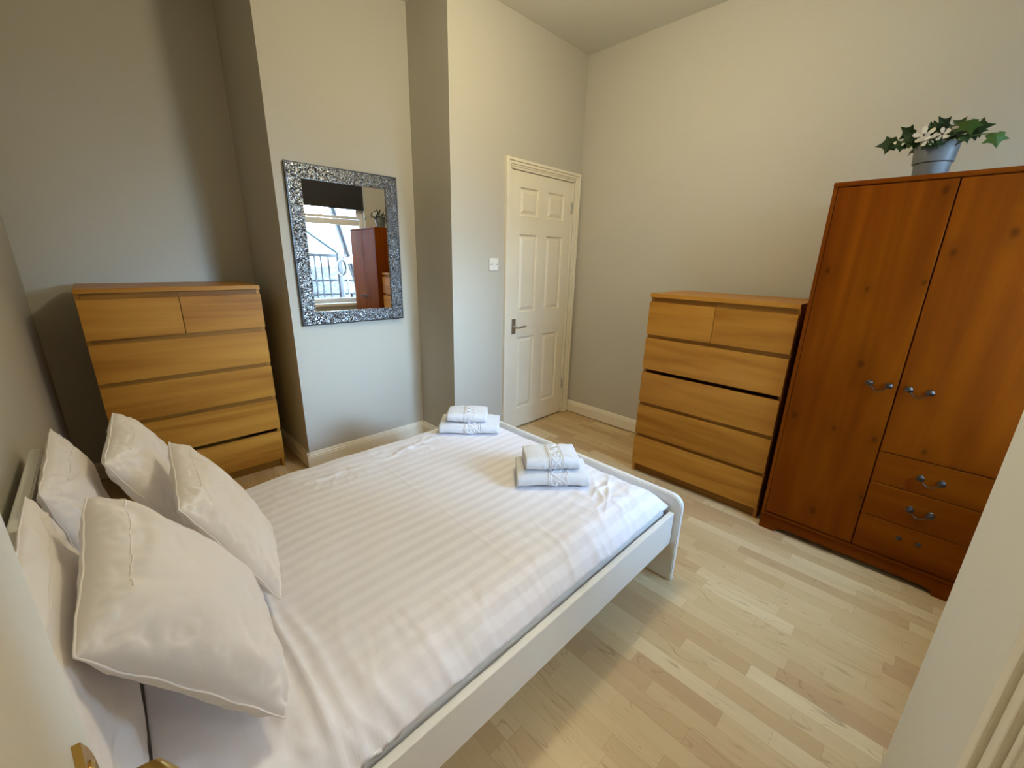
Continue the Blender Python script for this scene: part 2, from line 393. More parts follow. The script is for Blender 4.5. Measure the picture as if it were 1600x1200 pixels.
# ---- closed six-panel door
d = struct(bpy.data.objects.new('door_1', None), 'closed cream six-panel door in the far corner', 'door'); COL.objects.link(d)
LX0, LX1, LZ0, LZ1 = 2.276, 2.985, .014, 2.036
PAN = [(x0, x1, z0, z1) for (x0, x1) in ((2.372, 2.575), (2.685, 2.888)) for (z0, z1) in ((1.735, 1.93), (1.01, 1.602), (.185, .805))]
def panel_leaf(name, mat, parent, x0, x1, z0, z1, pans, yf, th, sgn=1):
    # leaf with recessed, raised-field panels on the side facing -y (sgn=1)
    bm = bmesh.new()
    xs = sorted({x0, x1} | {p[0] for p in pans} | {p[1] for p in pans}); zs = sorted({z0, z1} | {p[2] for p in pans} | {p[3] for p in pans})
    V = {}
    def v(x, z, y):
        k = (round(x, 5), round(z, 5), round(y, 5))
        if k not in V: V[k] = bm.verts.new((x, y, z))
        return V[k]
    for i in range(len(xs)-1):
        for j in range(len(zs)-1):
            A = (xs[i], xs[i+1], zs[j], zs[j+1])
            if any(abs(A[0]-p[0]) < 1e-6 and abs(A[1]-p[1]) < 1e-6 and abs(A[2]-p[2]) < 1e-6 and abs(A[3]-p[3]) < 1e-6 for p in pans):
                steps = [(0, 0), (.007, .013), (.016, .013), (.038, .003)]
                for (i0, d0), (i1, d1) in zip(steps, steps[1:]):
                    q0 = [(A[0]+i0, A[2]+i0), (A[1]-i0, A[2]+i0), (A[1]-i0, A[3]-i0), (A[0]+i0, A[3]-i0)]
                    q1 = [(A[0]+i1, A[2]+i1), (A[1]-i1, A[2]+i1), (A[1]-i1, A[3]-i1), (A[0]+i1, A[3]-i1)]
                    for k in range(4):
                        k2 = (k+1) % 4
                        bm.faces.new((v(*q0[k], yf+d0), v(*q0[k2], yf+d0), v(*q1[k2], yf+d1), v(*q1[k], yf+d1)))
                bm.faces.new([v(*q, yf+d1) for q in q1])
            else:
                bm.faces.new((v(A[0], A[2], yf), v(A[1], A[2], yf), v(A[1], A[3], yf), v(A[0], A[3], yf)))
    # back and sides
    bb = [bm.verts.new((x, yf+th, z)) for (x, z) in ((x0, z0), (x1, z0), (x1, z1), (x0, z1))]
    bm.faces.new(bb[::-1])
    def side(pts, c0, c1):
        bm.faces.new([v(*p, yf) for p in pts] + [c1, c0])
    side([(x, z0) for x in xs], bb[0], bb[1]); side([(x1, z) for z in zs], bb[1], bb[2])
    side([(x, z1) for x in reversed(xs)], bb[2], bb[3]); side([(x0, z) for z in reversed(zs)], bb[3], bb[0])
    bmesh.ops.recalc_face_normals(bm, faces=bm.faces[:])
    return obj(name, bm, mat, parent)
leaf = panel_leaf('door_leaf', GLOSS, d, LX0, LX1, LZ0, LZ1, PAN, YD+.006, .04)
bm = bmesh.new(); architrave(bm, 2.208, 3.066, 2.108, YD)
add_box(bm, DX0-.004, LX0-.003, YD-.004, YD+.10, .004, DZ-.002); add_box(bm, LX1+.003, DX1+.004, YD-.004, YD+.10, .004, DZ-.002); add_box(bm, DX0-.004, DX1+.004, YD-.004, YD+.10, LZ1+.004, DZ+.004)
obj('door_frame', bm, GLOSS, d)
boxes('painted_shadow_strip', DARKLINE, d, (LX0, LX1, YD+.03, YD+.10, .001, .012))  # dark strip standing in for the shadow under the leaf
# steel lever handle
hp = boxes('handle_plate', CHROME, leaf, (2.308, 2.350, YD+.001, YD+.0065, .838, .958), bev=.002)
bm = bmesh.new()
add_tube(bm, [(2.328, YD+.002, .896), (2.328, YD-.040, .896), (2.335, YD-.046, .896), (2.352, YD-.048, .897), (2.418, YD-.046, .899)], [.009, .009, .009, .008, .0075], 12)
obj('door_lever', bm, CHROME, leaf, True)
for z in (1.84, .30):
    boxes('hinge', CHROME, d, (LX1-.002, LX1+.010, YD-.007, YD+.006, z-.045, z+.045), bev=.003)

# ---- the open door leaf at the left foreground
od = struct(bpy.data.objects.new('door_2', None), 'open cream door leaf with a brass handle in the left foreground', 'door'); COL.objects.link(od)
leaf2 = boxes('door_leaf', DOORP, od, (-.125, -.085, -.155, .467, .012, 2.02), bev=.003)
bm = bmesh.new()   # ornate back plate, pointed at its top
out = [(-.026, -.135), (.026, -.135), (.026, -.06), (.020, -.03), (.026, 0), (.024, .030), (.015, .052), (.006, .066), (0, .076), (-.006, .066), (-.015, .052), (-.024, .030), (-.026, 0), (-.020, -.03), (-.026, -.06)]
PLZ, PLY = .945, .412
A, B = add_prism(bm, [(PLY+y, PLZ+z) for y, z in out], 0, -.0855, -.0795)
pl = obj('handle_plate', bm, BRASS, leaf2)
bm = bmesh.new()
add_lathe(bm, [(.006, 0), (.006, .0015), (.0035, .0028), (.001, .003)], 14)
obj('screw', bm, BRASS, pl, True, loc=(-.0795, PLY, PLZ+.045), rot=(0, radians(90), 0))
bm = bmesh.new()
add_tube(bm, [(x-.010, y, z) for x, y, z in ((-.074, PLY, PLZ+.0), (-.050, PLY, PLZ+.002), (-.036, PLY-.004, PLZ+.004), (-.028, PLY-.02, PLZ+.006), (-.026, PLY-.05, PLZ+.008), (-.026, PLY-.085, PLZ+.004), (-.028, PLY-.105, PLZ-.006), (-.030, PLY-.110, PLZ-.016))], [.012, .011, .011, .010, .008, .008, .009, .007], 12)
obj('door_lever', bm, BRASS, leaf2, True)

# ---- entrance architrave and lining
struct(boxes('trim_1', GLOSS, None, (NX+.005, NX+.035, NY-.002, NY+.016, 0, 2.12), (NX+.036, NX+.065, NY-.003, NY+.022, 0, 2.121), (NX-.012, NX+.004, NY-.13, NY+.010, 0, 2.06), (-.12, NX+.004, NY-.002, NY+.016, 2.063, 2.12), (-.12, NX-.013, NY-.129, NY+.009, 2.045, 2.061), bev=.003), 'cream architrave at the right edge of the entrance', 'trim')
skirt('baseboard_entry', [(0, NY, 1, NX+.066, NFX+.0172), (1, NFX, 1, YN, NY+.0174)], 'cream skirting board on the right foreground wall')

# ---- window with sash, pane, sill (seen in the mirror, lets the daylight in)
w = struct(bpy.data.objects.new('window_1', None), 'white framed window with a transom, seen in the mirror', 'window'); COL.objects.link(w)
FY0, FY1 = YN-.14, YN-.07
bm = bmesh.new()
for bx in ((WX0, WX0+.06, FY0, FY1, WZ0, WZ1), (WX1-.06, WX1, FY0, FY1, WZ0, WZ1), (WX0+.0605, WX1-.0605, FY0+.001, FY1-.001, WZ0, WZ0+.06), (WX0+.0605, WX1-.0605, FY0+.001, FY1-.001, WZ1-.06, WZ1),
           (WX0+.0605, WX1-.0605, FY0+.001, FY1-.001, 1.835, 1.915)):
    add_box(bm, *bx, bev=.006)
obj('window_frame', bm, UPVC, w)
boxes('opening_sash', UPVC, w, (WX0+.1005, WX1-.1005, FY1-.01, FY1+.0115, 1.916, 1.955), (WX0+.061, WX0+.10, FY1-.01, FY1+.012, 1.916, WZ1-.061), (WX1-.10, WX1-.061, FY1-.01, FY1+.012, 1.916, WZ1-.061), (WX0+.1005, WX1-.1005, FY1-.01, FY1+.0115, WZ1-.10, WZ1-.061), bev=.005)
boxes('pane', GLASS, w, (WX0+.06, WX1-.06, FY0+.030, FY0+.034, WZ0+.06, 1.835))
boxes('pane', GLASS, w, (WX0+.06, WX1-.06, FY0+.030, FY0+.034, 1.915, WZ1-.06))
boxes('window_sill', GLOSS, w, (WX0-.06, WX1+.06, YN-.13, YN+.045, WZ0-.042, WZ0-.003), bev=.008)
bm = bmesh.new(); add_box(bm, 2.02, 2.10, FY1, FY1+.018, 1.885, 1.905, bev=.004); add_box(bm, 1.98, 2.05, FY1+.014, FY1+.026, 1.888, 1.902, bev=.003)
obj('window_handle', bm, UPVC, w)

# ------------------------------------------------------------------ outdoors, seen through the window in the mirror
GZ = -.45
struct(boxes('ground', SOIL, None, (-3, 9, -9, -.76, GZ-.1, GZ)), 'grey paving of the yard beyond the window', 'ground')
bm = bmesh.new()
rnd = random.Random(4)
for k in range(7):
    z0 = GZ + k*.24; x = -1.0
    while x < 7.5:
        wd = rnd.uniform(.45, .9); dp = rnd.uniform(0, .06)
        add_box(bm, x+.012, x+wd-.012, -2.75-dp*.3, -2.35+dp, z0+.012, z0+.228, bev=.03); x += wd
add_box(bm, -1, 7.5, -2.74, -2.44, GZ, GZ+7*.24-.05)
tag(obj('garden_wall', bm, STONE), 'grey stone garden wall outside the window, seen in the mirror', 'wall')
rl = thing('garden_railing', 'brown metal garden railing outside the window, seen in the mirror', 'railing', (2.6, -1.6, GZ))
boxes('top_rail', STEELOUT, rl, (-1.2, 1.9, -.025, .025, 1.855, 1.90), bev=.006)
boxes('bottom_rail', STEELOUT, rl, (-1.2, 1.9, -.02, .02, .08, .115), bev=.005)
for x in (-.31, -.215, -.10, .19, .30, .42, .55, -.42, -.53): boxes('bar', STEELOUT, rl, (x-.009, x+.009, -.009, .009, .10, 1.86))
for x in (.075, -1.1, 1.8): boxes('post', STEELOUT, rl, (x-.035, x+.035, -.035, .035, 0, 1.93), bev=.006)
bm = bmesh.new()
for k in range(4): add_tube(bm, [(.075+.0+(.085+.006*k)*cos(t*2*pi/28)*.8, .055+.010*k, 1.69+(.12+.006*k)*sin(t*2*pi/28)) for t in range(28)], .008, 8, closed=True)
tag(obj('garden_hose', bm, HOSE, None, True, loc=(2.6, -1.6, GZ)), 'cream garden hose coiled on the railing post, seen in the mirror', 'hose')
pp = thing('leaning_pole', 'grey pole leaning across outside the window, seen in the mirror', 'pole', (3.03, -1.26, GZ))
PB, PT_ = Vector((.15, 0, .05)), Vector((-.68, -.06, 3.35))
bm = bmesh.new(); add_tube(bm, [PB, PB.lerp(PT_, .5), PT_], .055, 20); obj('pole_shaft', bm, PIPE, pp, True)
bm = bmesh.new(); add_tube(bm, [PB.lerp(PT_, .52), PB.lerp(PT_, .55)], .072, 20); obj('pole_collar', bm, UPVC, pp, True)
boxes('pole_foot', PIPE, pp, (.05, .27, -.10, .10, 0, .08), bev=.01)
bm = bmesh.new()
ol = thing('outbuilding', 'outbuilding with pale green pitched roof beyond the garden wall, seen in the mirror', 'building', (2.3, -4.2, GZ))
add_prism(bm, [(-3.5, 5.25), (1.62, 1.66), (1.66, 1.73), (-3.5, 5.35)], 1, -3.2, .2)  # real roof slope, extended up and left out of view to block sky light
add_prism(bm, [(-3.5, 5.25), (-8.1, 2.03), (-8.14, 2.10), (-3.5, 5.35)], 1, -3.2, .2)
obj('roof', bm, ROOFM, ol)
bm = bmesh.new(); add_prism(bm, [(-8.0, 0), (1.5, 0), (1.5, 1.72), (-3.5, 5.22), (-8.0, 2.07)], 1, -3.1, .1)
obj('body', bm, SOIL, ol)

struct(boxes('light_blocker_wall', SOIL, None, (4.35, 8.5, -6.0, -3.6, GZ, 5.2)), 'unseen grey house wall beyond the garden', 'blocker')  # unseen block added to keep window light off the left wall and pillows

# ------------------------------------------------------------------ chests of drawers
def chest(label, loc, rotz, dark_row, seed):
    t = thing('chest_of_drawers', label, 'chest of drawers', loc, rotz, 'birch chests of drawers')
    Wd, D, Hh = .80, .48, 1.23
    h = Wd/2
    boxes('side_panel', BIRCH_Z, t, (-h, -h+.018, .006, D, .0, Hh-.024), bev=.001)
    boxes('side_panel', BIRCH_Z, t, (h-.018, h, .006, D, .0, Hh-.024), bev=.001)
    boxes('top_panel', BIRCH_X, t, (-h, h, -.014, D, Hh-.024, Hh), bev=.0015)
    boxes('back_panel', BIRCH_Z, t, (-h+.018, h-.018, D-.012, D-.006, .05, Hh-.024))
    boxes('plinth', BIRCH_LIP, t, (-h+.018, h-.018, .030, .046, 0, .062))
    pitch = .2265
    for i in range(5):
        z1 = Hh-.054-i*pitch; z0 = z1-pitch+.0245
        spans = ((-h+.001, -.0015), (.0015, h-.001)) if i == 0 else ((-h+.001, h-.001),)
        for (x0, x1) in spans:
            dr = boxes('drawer', BIRCH_X, t, (x0, x1, -.016, .003, z0, z1), bev=.0012)
            q0, q1 = max(x0, -h+.022)+.004, min(x1, h-.022)-.004
            bm = bmesh.new()
            add_box(bm, q0, q0+.012, .003, .42, z0+.02, z1-.04); add_box(bm, q1-.012, q1, .003, .42, z0+.02, z1-.04); add_box(bm, q0, q1, .41, .42, z0+.02, z1-.04); add_box(bm, q0, q1, .003, .42, z0+.02, z0+.026)
            obj('drawer_box', bm, BIRCH_Z, dr)
            if i != dark_row:
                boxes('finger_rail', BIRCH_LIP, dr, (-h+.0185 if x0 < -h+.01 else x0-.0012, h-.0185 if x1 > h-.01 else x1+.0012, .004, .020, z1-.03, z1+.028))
    return t
CLX, CLY = -.0933, 2.9235
chest('birch chest of drawers in the left alcove beside the mirror', (CLX+.4, CLY+.016, 0), 0, 4, 1)
chest('birch chest of drawers between the panelled door and the wardrobe', (2.4628+.016, .470+.4, 0), radians(-90), 2, 2)

# ------------------------------------------------------------------ wardrobe (local: front at y=0 facing -y, x to the viewer's right)
WY0, WY1, WXF = -.340, .4366, 2.4355
WH, WW = 1.767, .4366+.340
wd = thing('wardrobe', 'orange stained pine wardrobe with two doors and three drawers', 'wardrobe', (WXF, (WY0+WY1)/2, 0), radians(-90))
h = WW/2; DP = .55; YS = -.018
def yx(Y): return (WY0+WY1)/2 - Y          # world Y on the front -> local x
boxes('side_panel', PINE_Z, wd, (-h, -h+.016, YS, DP, .10, WH-.02), bev=.0015)
boxes('side_panel', PINE_Z, wd, (h-.016, h, YS, DP, .10, WH-.02), bev=.0015)
boxes('top_panel', PINE_X, wd, (-h-.002, h+.002, YS-.002, DP, WH-.020, WH), bev=.004)
boxes('back_panel', PINE_Z, wd, (-h+.018, h-.018, DP-.012, DP-.004, .10, WH-.02))
boxes('base_panel', PINE_X, wd, (-h+.018, h-.018, .022, DP-.012, .100, .116))
sx = yx(.042)
boxes('divider', PINE_Z, wd, (sx-.009, sx+.009, .08, DP-.012, .116, WH-.02))
# plinth with an arched foot cut-out and a moulded top edge
bm = bmesh.new()
arc = [(-h, 0), (-h+.075, 0), (-h+.082, .018), (-h+.095, .024), (-h+.112, .032), (h-.112, .032), (h-.095, .024), (h-.082, .018), (h-.075, 0), (h, 0), (h, .088), (-h, .088)]
add_prism(bm, arc, 1, -.012, .008)
add_box(bm, -h-.004, h+.004, -.018, .010, .086, .098, bev=.004); add_box(bm, -h, h, -.012, .010, .097, .106, bev=.003)
add_box(bm, -h, -h+.018, .006, DP, 0, .105); add_box(bm, h-.018, h, .006, DP, 0, .105)
obj('plinth', bm, PINE_X, wd)
def pull(parent, xc, z, bail=True):
    if bail:
        t_ = thing_part('drop_handle', parent)
    for s in (-1, 1):
        bm = bmesh.new()
        add_lathe(bm, [(.009, 0), (.010, .003), (.006, .007), (.005, .012), (.010, .015), (.0140, .021), (.0130, .027), (.007, .031), (.001, .032)] if bail else [(.009, 0), (.010, .003), (.006, .006), (.006, .012), (.003, .014), (.001, .0145)], 18, (0, 0, 0), 'Y')
        # lathe along +z mapped to -y
        obj('knob', bm, PEWTER, t_ if bail else parent, True, loc=(xc+s*.033, -.018 if bail else -.018, z))
    if bail:
        bm = bmesh.new(); pts = []
        for k in range(19):
            u = -1+2*k/18
            x = .033*u; zz = -.034*(1-abs(u)**2.2)*(.86) - .004*0
            if abs(u) > .72: zz += .006*sin((abs(u)-.72)/.28*pi)
            pts.append((xc+x, -.037-.006*(1-u*u), z+zz))
        add_tube(bm, pts, .0022, 8)
        obj('bail', bm, PEWTER, t_, True)
def thing_part(name, parent):
    o = bpy.data.objects.new(name, None); COL.objects.link(o); o.parent = parent; return o
YS = -.018
def door_panel(name, x0, x1, z0, z1, mat): return boxes(name, mat, wd, (x0, x1, YS, .002, z0, z1), bev=.0025)
d1 = door_panel('door', -h+.0175, sx-.002, .110, WH-.023, PINE_Z)
d2 = door_panel('door', sx+.002, h-.0175, .611, WH-.023, PINE_Z)
zz = [(.458, .607), (.287, .455), (.110, .284)]
drs = [door_panel('drawer', sx+.002, h-.0175, z0, z1, PINE_X) for z0, z1 in zz]
for dr, (z0, z1) in zip(drs, zz):
    bm = bmesh.new(); add_box(bm, sx+.016, sx+.026, .004, .5, z0+.02, z1-.03); add_box(bm, h-.034, h-.024, .004, .5, z0+.02, z1-.03); add_box(bm, sx+.016, h-.024, .49, .5, z0+.02, z1-.03); add_box(bm, sx+.016, h-.024, .004, .5, z0+.02, z0+.026)
    obj('drawer_box', bm, PINE_X, dr)
def pull2(parent, Yc, z, bail=True): pull(parent, yx(Yc), z, bail)
pull2(d1, .104, .915); pull2(d2, -.027, .914)
pull2(drs[0], -.146, .537); pull2(drs[1], -.146, .381); pull2(drs[2], -.142, .222, False)

# ------------------------------------------------------------------ bed
BX0, BX1, BY0, BY1 = -.262, 1.666, .585, 2.025
bed = thing('bed_frame', 'white bed frame with low rounded footboard and side rail', 'bed', ((BX0+BX1)/2, (BY0+BY1)/2, 0))
cx, cy = (BX0+BX1)/2, (BY0+BY1)/2
def board(name, x0, x1, ztop, rad, z0, zleg):
    pts = []
    y0, y1 = BY0-cy, BY1-cy
    n = 10
    pts.append((y0, 0)); 
    for k in range(n+1):
        t = pi - k/n*pi/2
        pts.append((y0+rad+rad*cos(t), ztop-rad+rad*sin(t)))
    for k in range(n+1):
        t = pi/2 - k/n*pi/2
        pts.append((y1-rad+rad*cos(t), ztop-rad+rad*sin(t)))
    pts.append((y1, 0)); pts.append((y1-zleg, 0)); pts.append((y1-zleg, z0)); pts.append((y0+zleg, z0)); pts.append((y0+zleg, 0))
    bm = bmesh.new(); add_prism(bm, pts, 0, x0-cx, x1-cx)
    es = [e for e in bm.edges if abs(e.verts[0].co.x-e.verts[1].co.x) < 1e-6]
    bmesh.ops.bevel(bm, geom=es, offset=.004, segments=2, affect='EDGES', clamp_overlap=True)
    return obj(name, bm, BEDW, bed)
board('footboard', 1.637, BX1, .434, .055, .10, .16)
board('headboard', BX0, BX0+.032, .775, .045, .12, .10)
boxes('side_rail', BEDW, bed, (BX0+.032-cx, 1.637-cx, .612-cy, .636-cy, .195, .352), bev=.003)
boxes('side_rail', BEDW, bed, (BX0+.032-cx, 1.637-cx, 1.974-cy, 1.998-cy, .195, .352), bev=.003)
for k in range(12):
    x = -.1+k*.14-cx
    boxes('slat', BEDW, bed, (x-.035, x+.035, .636-cy, 1.974-cy, .205, .222))
bm = bmesh.new(); add_box(bm, -.222, 1.630, .645, 1.965, .223, .372, bev=.035, seg=4)
tag(obj('mattress', bm, MATTR, None, True), 'white mattress under the striped duvet', 'mattress')

# duvet: a gridded top surface with rounded sides, gathers and creases
def sstep(a_, b_, x):
    t = max(0, min(1, (x-a_)/(b_-a_))); return t*t*(3-2*t)
DVX0, DVX1, DVY0, DVY1 = -.096, 1.631, .6375, 1.9725
def ridge(px, py, x0, y0, x1, y1, w, amp):
    dx, dy = x1-x0, y1-y0; L = sqrt(dx*dx+dy*dy); t = ((px-x0)*dx+(py-y0)*dy)/L/L
    if t < -.1 or t > 1.1: return 0
    dd = ((px-x0)*dy-(py-y0)*dx)/L
    return amp*exp(-(dd/w)**2)*max(0, min(1, (t+.1)*6))*max(0, min(1, (1.1-t)*6))
def duvet_z(x, y):
    e = min(1, (y-DVY0)/.14); z = .375 + .087*(1-(1-e)**2.4)
    e2 = min(1, (DVY1-y)/.12); z = min(z, .375+.087*(1-(1-e2)**2.4))
    e3 = min(1, (DVX1-x)/.12); z = min(z, .380+.082*(1-(1-e3)**2.2))
    z -= .022*sstep(.45, .1, x)*1.0
    def rdg(a_, b_, c_): return max(0, 1-abs(noise.noise(Vector((a_, b_, c_))))*3.2)**2
    n = noise.noise(Vector((x*3, y*3, 1.3)))*.006 + noise.noise(Vector((x*8, y*6, 4.1)))*.0028
    mess = sstep(.75, .15, x)*.6 + .4*sstep(1.15, .70, y)
    n += mess*(rdg(x*5+y*1.5, y*2.2, 3.3)*.0040 + rdg(x*9-y*2, y*4, 8.8)*.0028)
    wob = noise.noise(Vector((x*2.2, 5.5, 0)))
    near = exp(-max(0, y-DVY0)/(.10+.06*wob))
    foot = exp(-max(0, DVX1-x)/.10)
    sh = x + .10*(y-DVY0)*sin(x*5) + .06*noise.noise(Vector((x*4, y*6, 2.7)))
    g = noise.noise(Vector((sh*13, y*3.0, 9.0)))*.008 + noise.noise(Vector((sh*34, y*5, 2.0)))*.006 + rdg(sh*9, y*2.6, 5.0)*.011 + rdg(sh*17, y*5, 1.0)*.006
    far = exp(-max(0, DVY1-y)/.10)
    n += g*near + far*noise.noise(Vector((x*7, y*3, 3.0)))*.010
    n += foot*(noise.noise(Vector((x*3, y*14, 7.0)))*.007)
    w1 = .012*noise.noise(Vector((y*3.5, 1.1, 0)))
    n += ridge(x+w1, y, .185, DVY0, .160, 1.9, .010, .014) + ridge(x-w1, y, .135, DVY0, .115, 1.6, .022, .008)
    n += ridge(x+2*w1, y, .235, DVY0, .215, 1.1, .012, .006)
    n += ridge(x, y, .80, DVY0, .82, DVY1, .004, .0022) + ridge(x, y, 1.32, DVY0, 1.33, DVY1, .004, .0022)
    n += ridge(x, y, .0, 1.3, 1.6, 1.32, .004, .0012)
    c_ = exp(-((x-1.40)**2/.02+(y-.83)**2/.018))
    n += c_*(rdg(x*13+y*5, y*9-x*4, 2.2)*.012 + rdg(x*8-y*9, y*6, 6.1)*.010)
    c_ = exp(-((x-1.02)**2/.03+(y-1.76)**2/.006)) + .7*exp(-((x-.55)**2/.05+(y-1.72)**2/.01))
    n += c_*(rdg(x*9+y*4, y*11, 1.2)*.010 + rdg(x*14-y*6, y*9, 3.1)*.007)
    return z + n
bm = bmesh.new()
NXG, NYG = 230, 180
G_ = []
for i in range(NXG+1):
    x = DVX0 + (DVX1-DVX0)*i/NXG
    row = []
    for j in range(NYG+1):
        v_ = j/NYG
        y = DVY0 + (DVY1-DVY0)*(v_ - .045*sin(2*pi*v_))
        yy = y + (.006*noise.noise(Vector((x*9, 3.3, 0))) if j == 0 else 0)
        row.append(bm.verts.new((x, yy, duvet_z(x, y))))
    G_.append(row)
for i in range(NXG):
    for j in range(NYG): bm.faces.new((G_[i][j], G_[i+1][j], G_[i+1][j+1], G_[i][j+1]))
border = [G_[i][0] for i in range(NXG+1)] + [G_[NXG][j] for j in range(1, NYG+1)] + [G_[i][NYG] for i in range(NXG-1, -1, -1)] + [G_[0][j] for j in range(NYG-1, 0, -1)]
low = []
for v_ in border:
    c = v_.co
    low.append(bm.verts.new((min(max(c.x, DVX0+.006), DVX1-.006), min(max(c.y, DVY0+.005), DVY1-.005), .3735)))
nb = len(border)
for k in range(nb): bm.faces.new((border[k], low[k], low[(k+1) % nb], border[(k+1) % nb]))
bm.faces.new(low)
bmesh.ops.recalc_face_normals(bm, faces=bm.faces[:])
tag(obj('duvet', bm, DUVETM, None, 'all'), 'white satin-striped duvet spread over the bed', 'duvet')

# ------------------------------------------------------------------ pillows
def pillow(name, label, cat, A, B, C, D, th, seed, group, pinch=.07, n=60, back=None):
    back = th if back is None else back
    # A upper-far, B upper-near, C lower-near, D lower-far; front normal points away from the headboard
    A, B, C, D = map(Vector, (A, B, C, D))
    cen = (A+B+C+D)/4
    nrm = ((B-D).cross(C-A)).normalized()
    if nrm.x < 0: nrm = -nrm
    rnd = random.Random(seed); sd = seed*7.3
    tufts = [(rnd.uniform(-.9, .9), rnd.choice((-1, 1)), rnd.choice((0, 1)), rnd.uniform(.5, 1)) for _ in range(12)]
    def base(u, v):
        k = pinch
        cr = .055*(u*v)**4
        uu = u*(1-k*(1-v*v)*abs(u)**2-cr); vv = v*(1-k*(1-u*u)*abs(v)**2-cr)
        s, t = (uu+1)/2, (vv+1)/2
        return (A*(1-s)+B*s)*(1-t) + (D*(1-s)+C*s)*t
    def height(u, v, side):
        return (th if side == 1 else back)*((max(0, 1-abs(u)**2.5))**.48)*((max(0, 1-abs(v)**2.5))**.48)
    def wr(u, v, side):
        m = max(abs(u), abs(v)); e = 1-m
        q = noise.noise(Vector((u*1.6+sd, v*1.6, side*3)))*.012 + noise.noise(Vector((u*4+sd, v*4, side*5)))*.004
        wu, wv = u+.25*noise.noise(Vector((u*2, v*2, sd))), v+.25*noise.noise(Vector((u*2, v*2, sd+9)))
        fold = max(0, 1-abs(noise.noise(Vector((wu*1.7+sd, wv*2.6, side*4.4))))*5)**2
        q -= fold*.009*(.35+.65*m)
        puck = exp(-e/.14)*(noise.noise(Vector((u*10+sd, v*10, side*2.2)))*.013 - max(0, 1-abs(noise.noise(Vector((u*7+sd, v*7, side*7.2))))*4)**2*.010)
        for (cu, cv) in ((-1, -1), (1, -1), (1, 1), (-1, 1)):
            du, dv = u-cu, v-cv; rr = sqrt(du*du+dv*dv); an = math.atan2(dv, du)
            q += .010*exp(-rr/.50)*sin(an*10+sd+cu*2+cv)*min(1, rr*3)
        return (q*min(1, e*5)+puck*min(1, e*12))
    bm = bmesh.new()
    grid = {}
    def U(i): t = -1+2*i/n; return sin(t*pi/2)*.55+t*.45
    for side in (1, -1):
        for i in range(n+1):
            for j in range(n+1):
                edge = i in (0, n) or j in (0, n)
                if edge and side == -1: grid[side, i, j] = grid[1, i, j]; continue
                u, v = U(i), U(j)
                p = base(u, v)
                if not edge: p = p + nrm*side*(height(u, v, side) + wr(u, v, side))
                else: p = p + nrm*.0045*noise.noise(Vector((u*4+sd, v*4, 0)))
                grid[side, i, j] = bm.verts.new(p-cen)
    for side in (1, -1):
        for i in range(n):
            for j in range(n):
                f = [grid[side, i, j], grid[side, i+1, j], grid[side, i+1, j+1], grid[side, i, j+1]]
                bm.faces.new(f)
    bmesh.ops.recalc_face_normals(bm, faces=bm.faces[:])
    bd = [grid[1, i, 0].co.copy() for i in range(n)] + [grid[1, n, j].co.copy() for j in range(n)] + [grid[1, i, n].co.copy() for i in range(n, 0, -1)] + [grid[1, 0, j].co.copy() for j in range(n, 0, -1)]
    grid_co = {k: v.co.copy() for k, v in grid.items()}
    o = obj(name, bm, PILLOW, None, 'all', loc=cen)
    sm = o.modifiers.new('smooth', 'SUBSURF'); sm.levels = 1; sm.render_levels = 1
    bm = bmesh.new(); add_tube(bm, bd, .0021, 6, closed=True)
    obj('piping', bm, PILLOW, o, 'all')
    bm = bmesh.new()   # hem stitching of the pillowcase opening, a raised line near one short edge
    k_h = min(range(1, n), key=lambda k: abs(U(k)+.80))
    add_tube(bm, [grid_co[1, i, k_h] - nrm*.0004 for i in range(2, int(n*.72))], .0016, 6)
    obj('hem_seam', bm, PILLOW, o, 'all')
    return tag(o, label, cat, group)
PG = 'pillows piled at the headboard'
pillow('pillow', 'white pillow leaning on the headboard at its far end by the alcove', 'pillow', (-.205, 2.02, .84), (-.200, 1.43, .84), (-.132, 1.44, .41), (-.132, 1.98, .41), .060, 1, PG, back=.03)
pillow('pillow', 'white pillow on the headboard nearest the open door, mostly behind another', 'pillow', (-.212, 1.40, .87), (-.212, .70, .84), (-.118, .68, .41), (-.118, 1.38, .41), .050, 2, PG, back=.03)
pillow('pillow', 'white pillow in the middle row standing in front of the left chest of drawers', 'pillow', (-.050, 2.04, .85), (-.090, 1.64, .80), (.060, 1.56, .485), (.120, 1.98, .485), .075, 3, PG, back=.05)
pillow('pillow', 'large white pillow nearest the camera, tilted back at the near side of the bed', 'pillow', (-.115, 1.27, .88), (-.145, .83, .79), (.118, .735, .490), (.128, 1.17, .51), .112, 4, PG, back=.055)
pillow('pillow', 'white pillow standing furthest forward on the striped duvet', 'pillow', (.070, 1.74, .80), (.040, 1.29, .755), (.205, 1.075, .487), (.260, 1.50, .490), .075, 5, PG, back=.045)

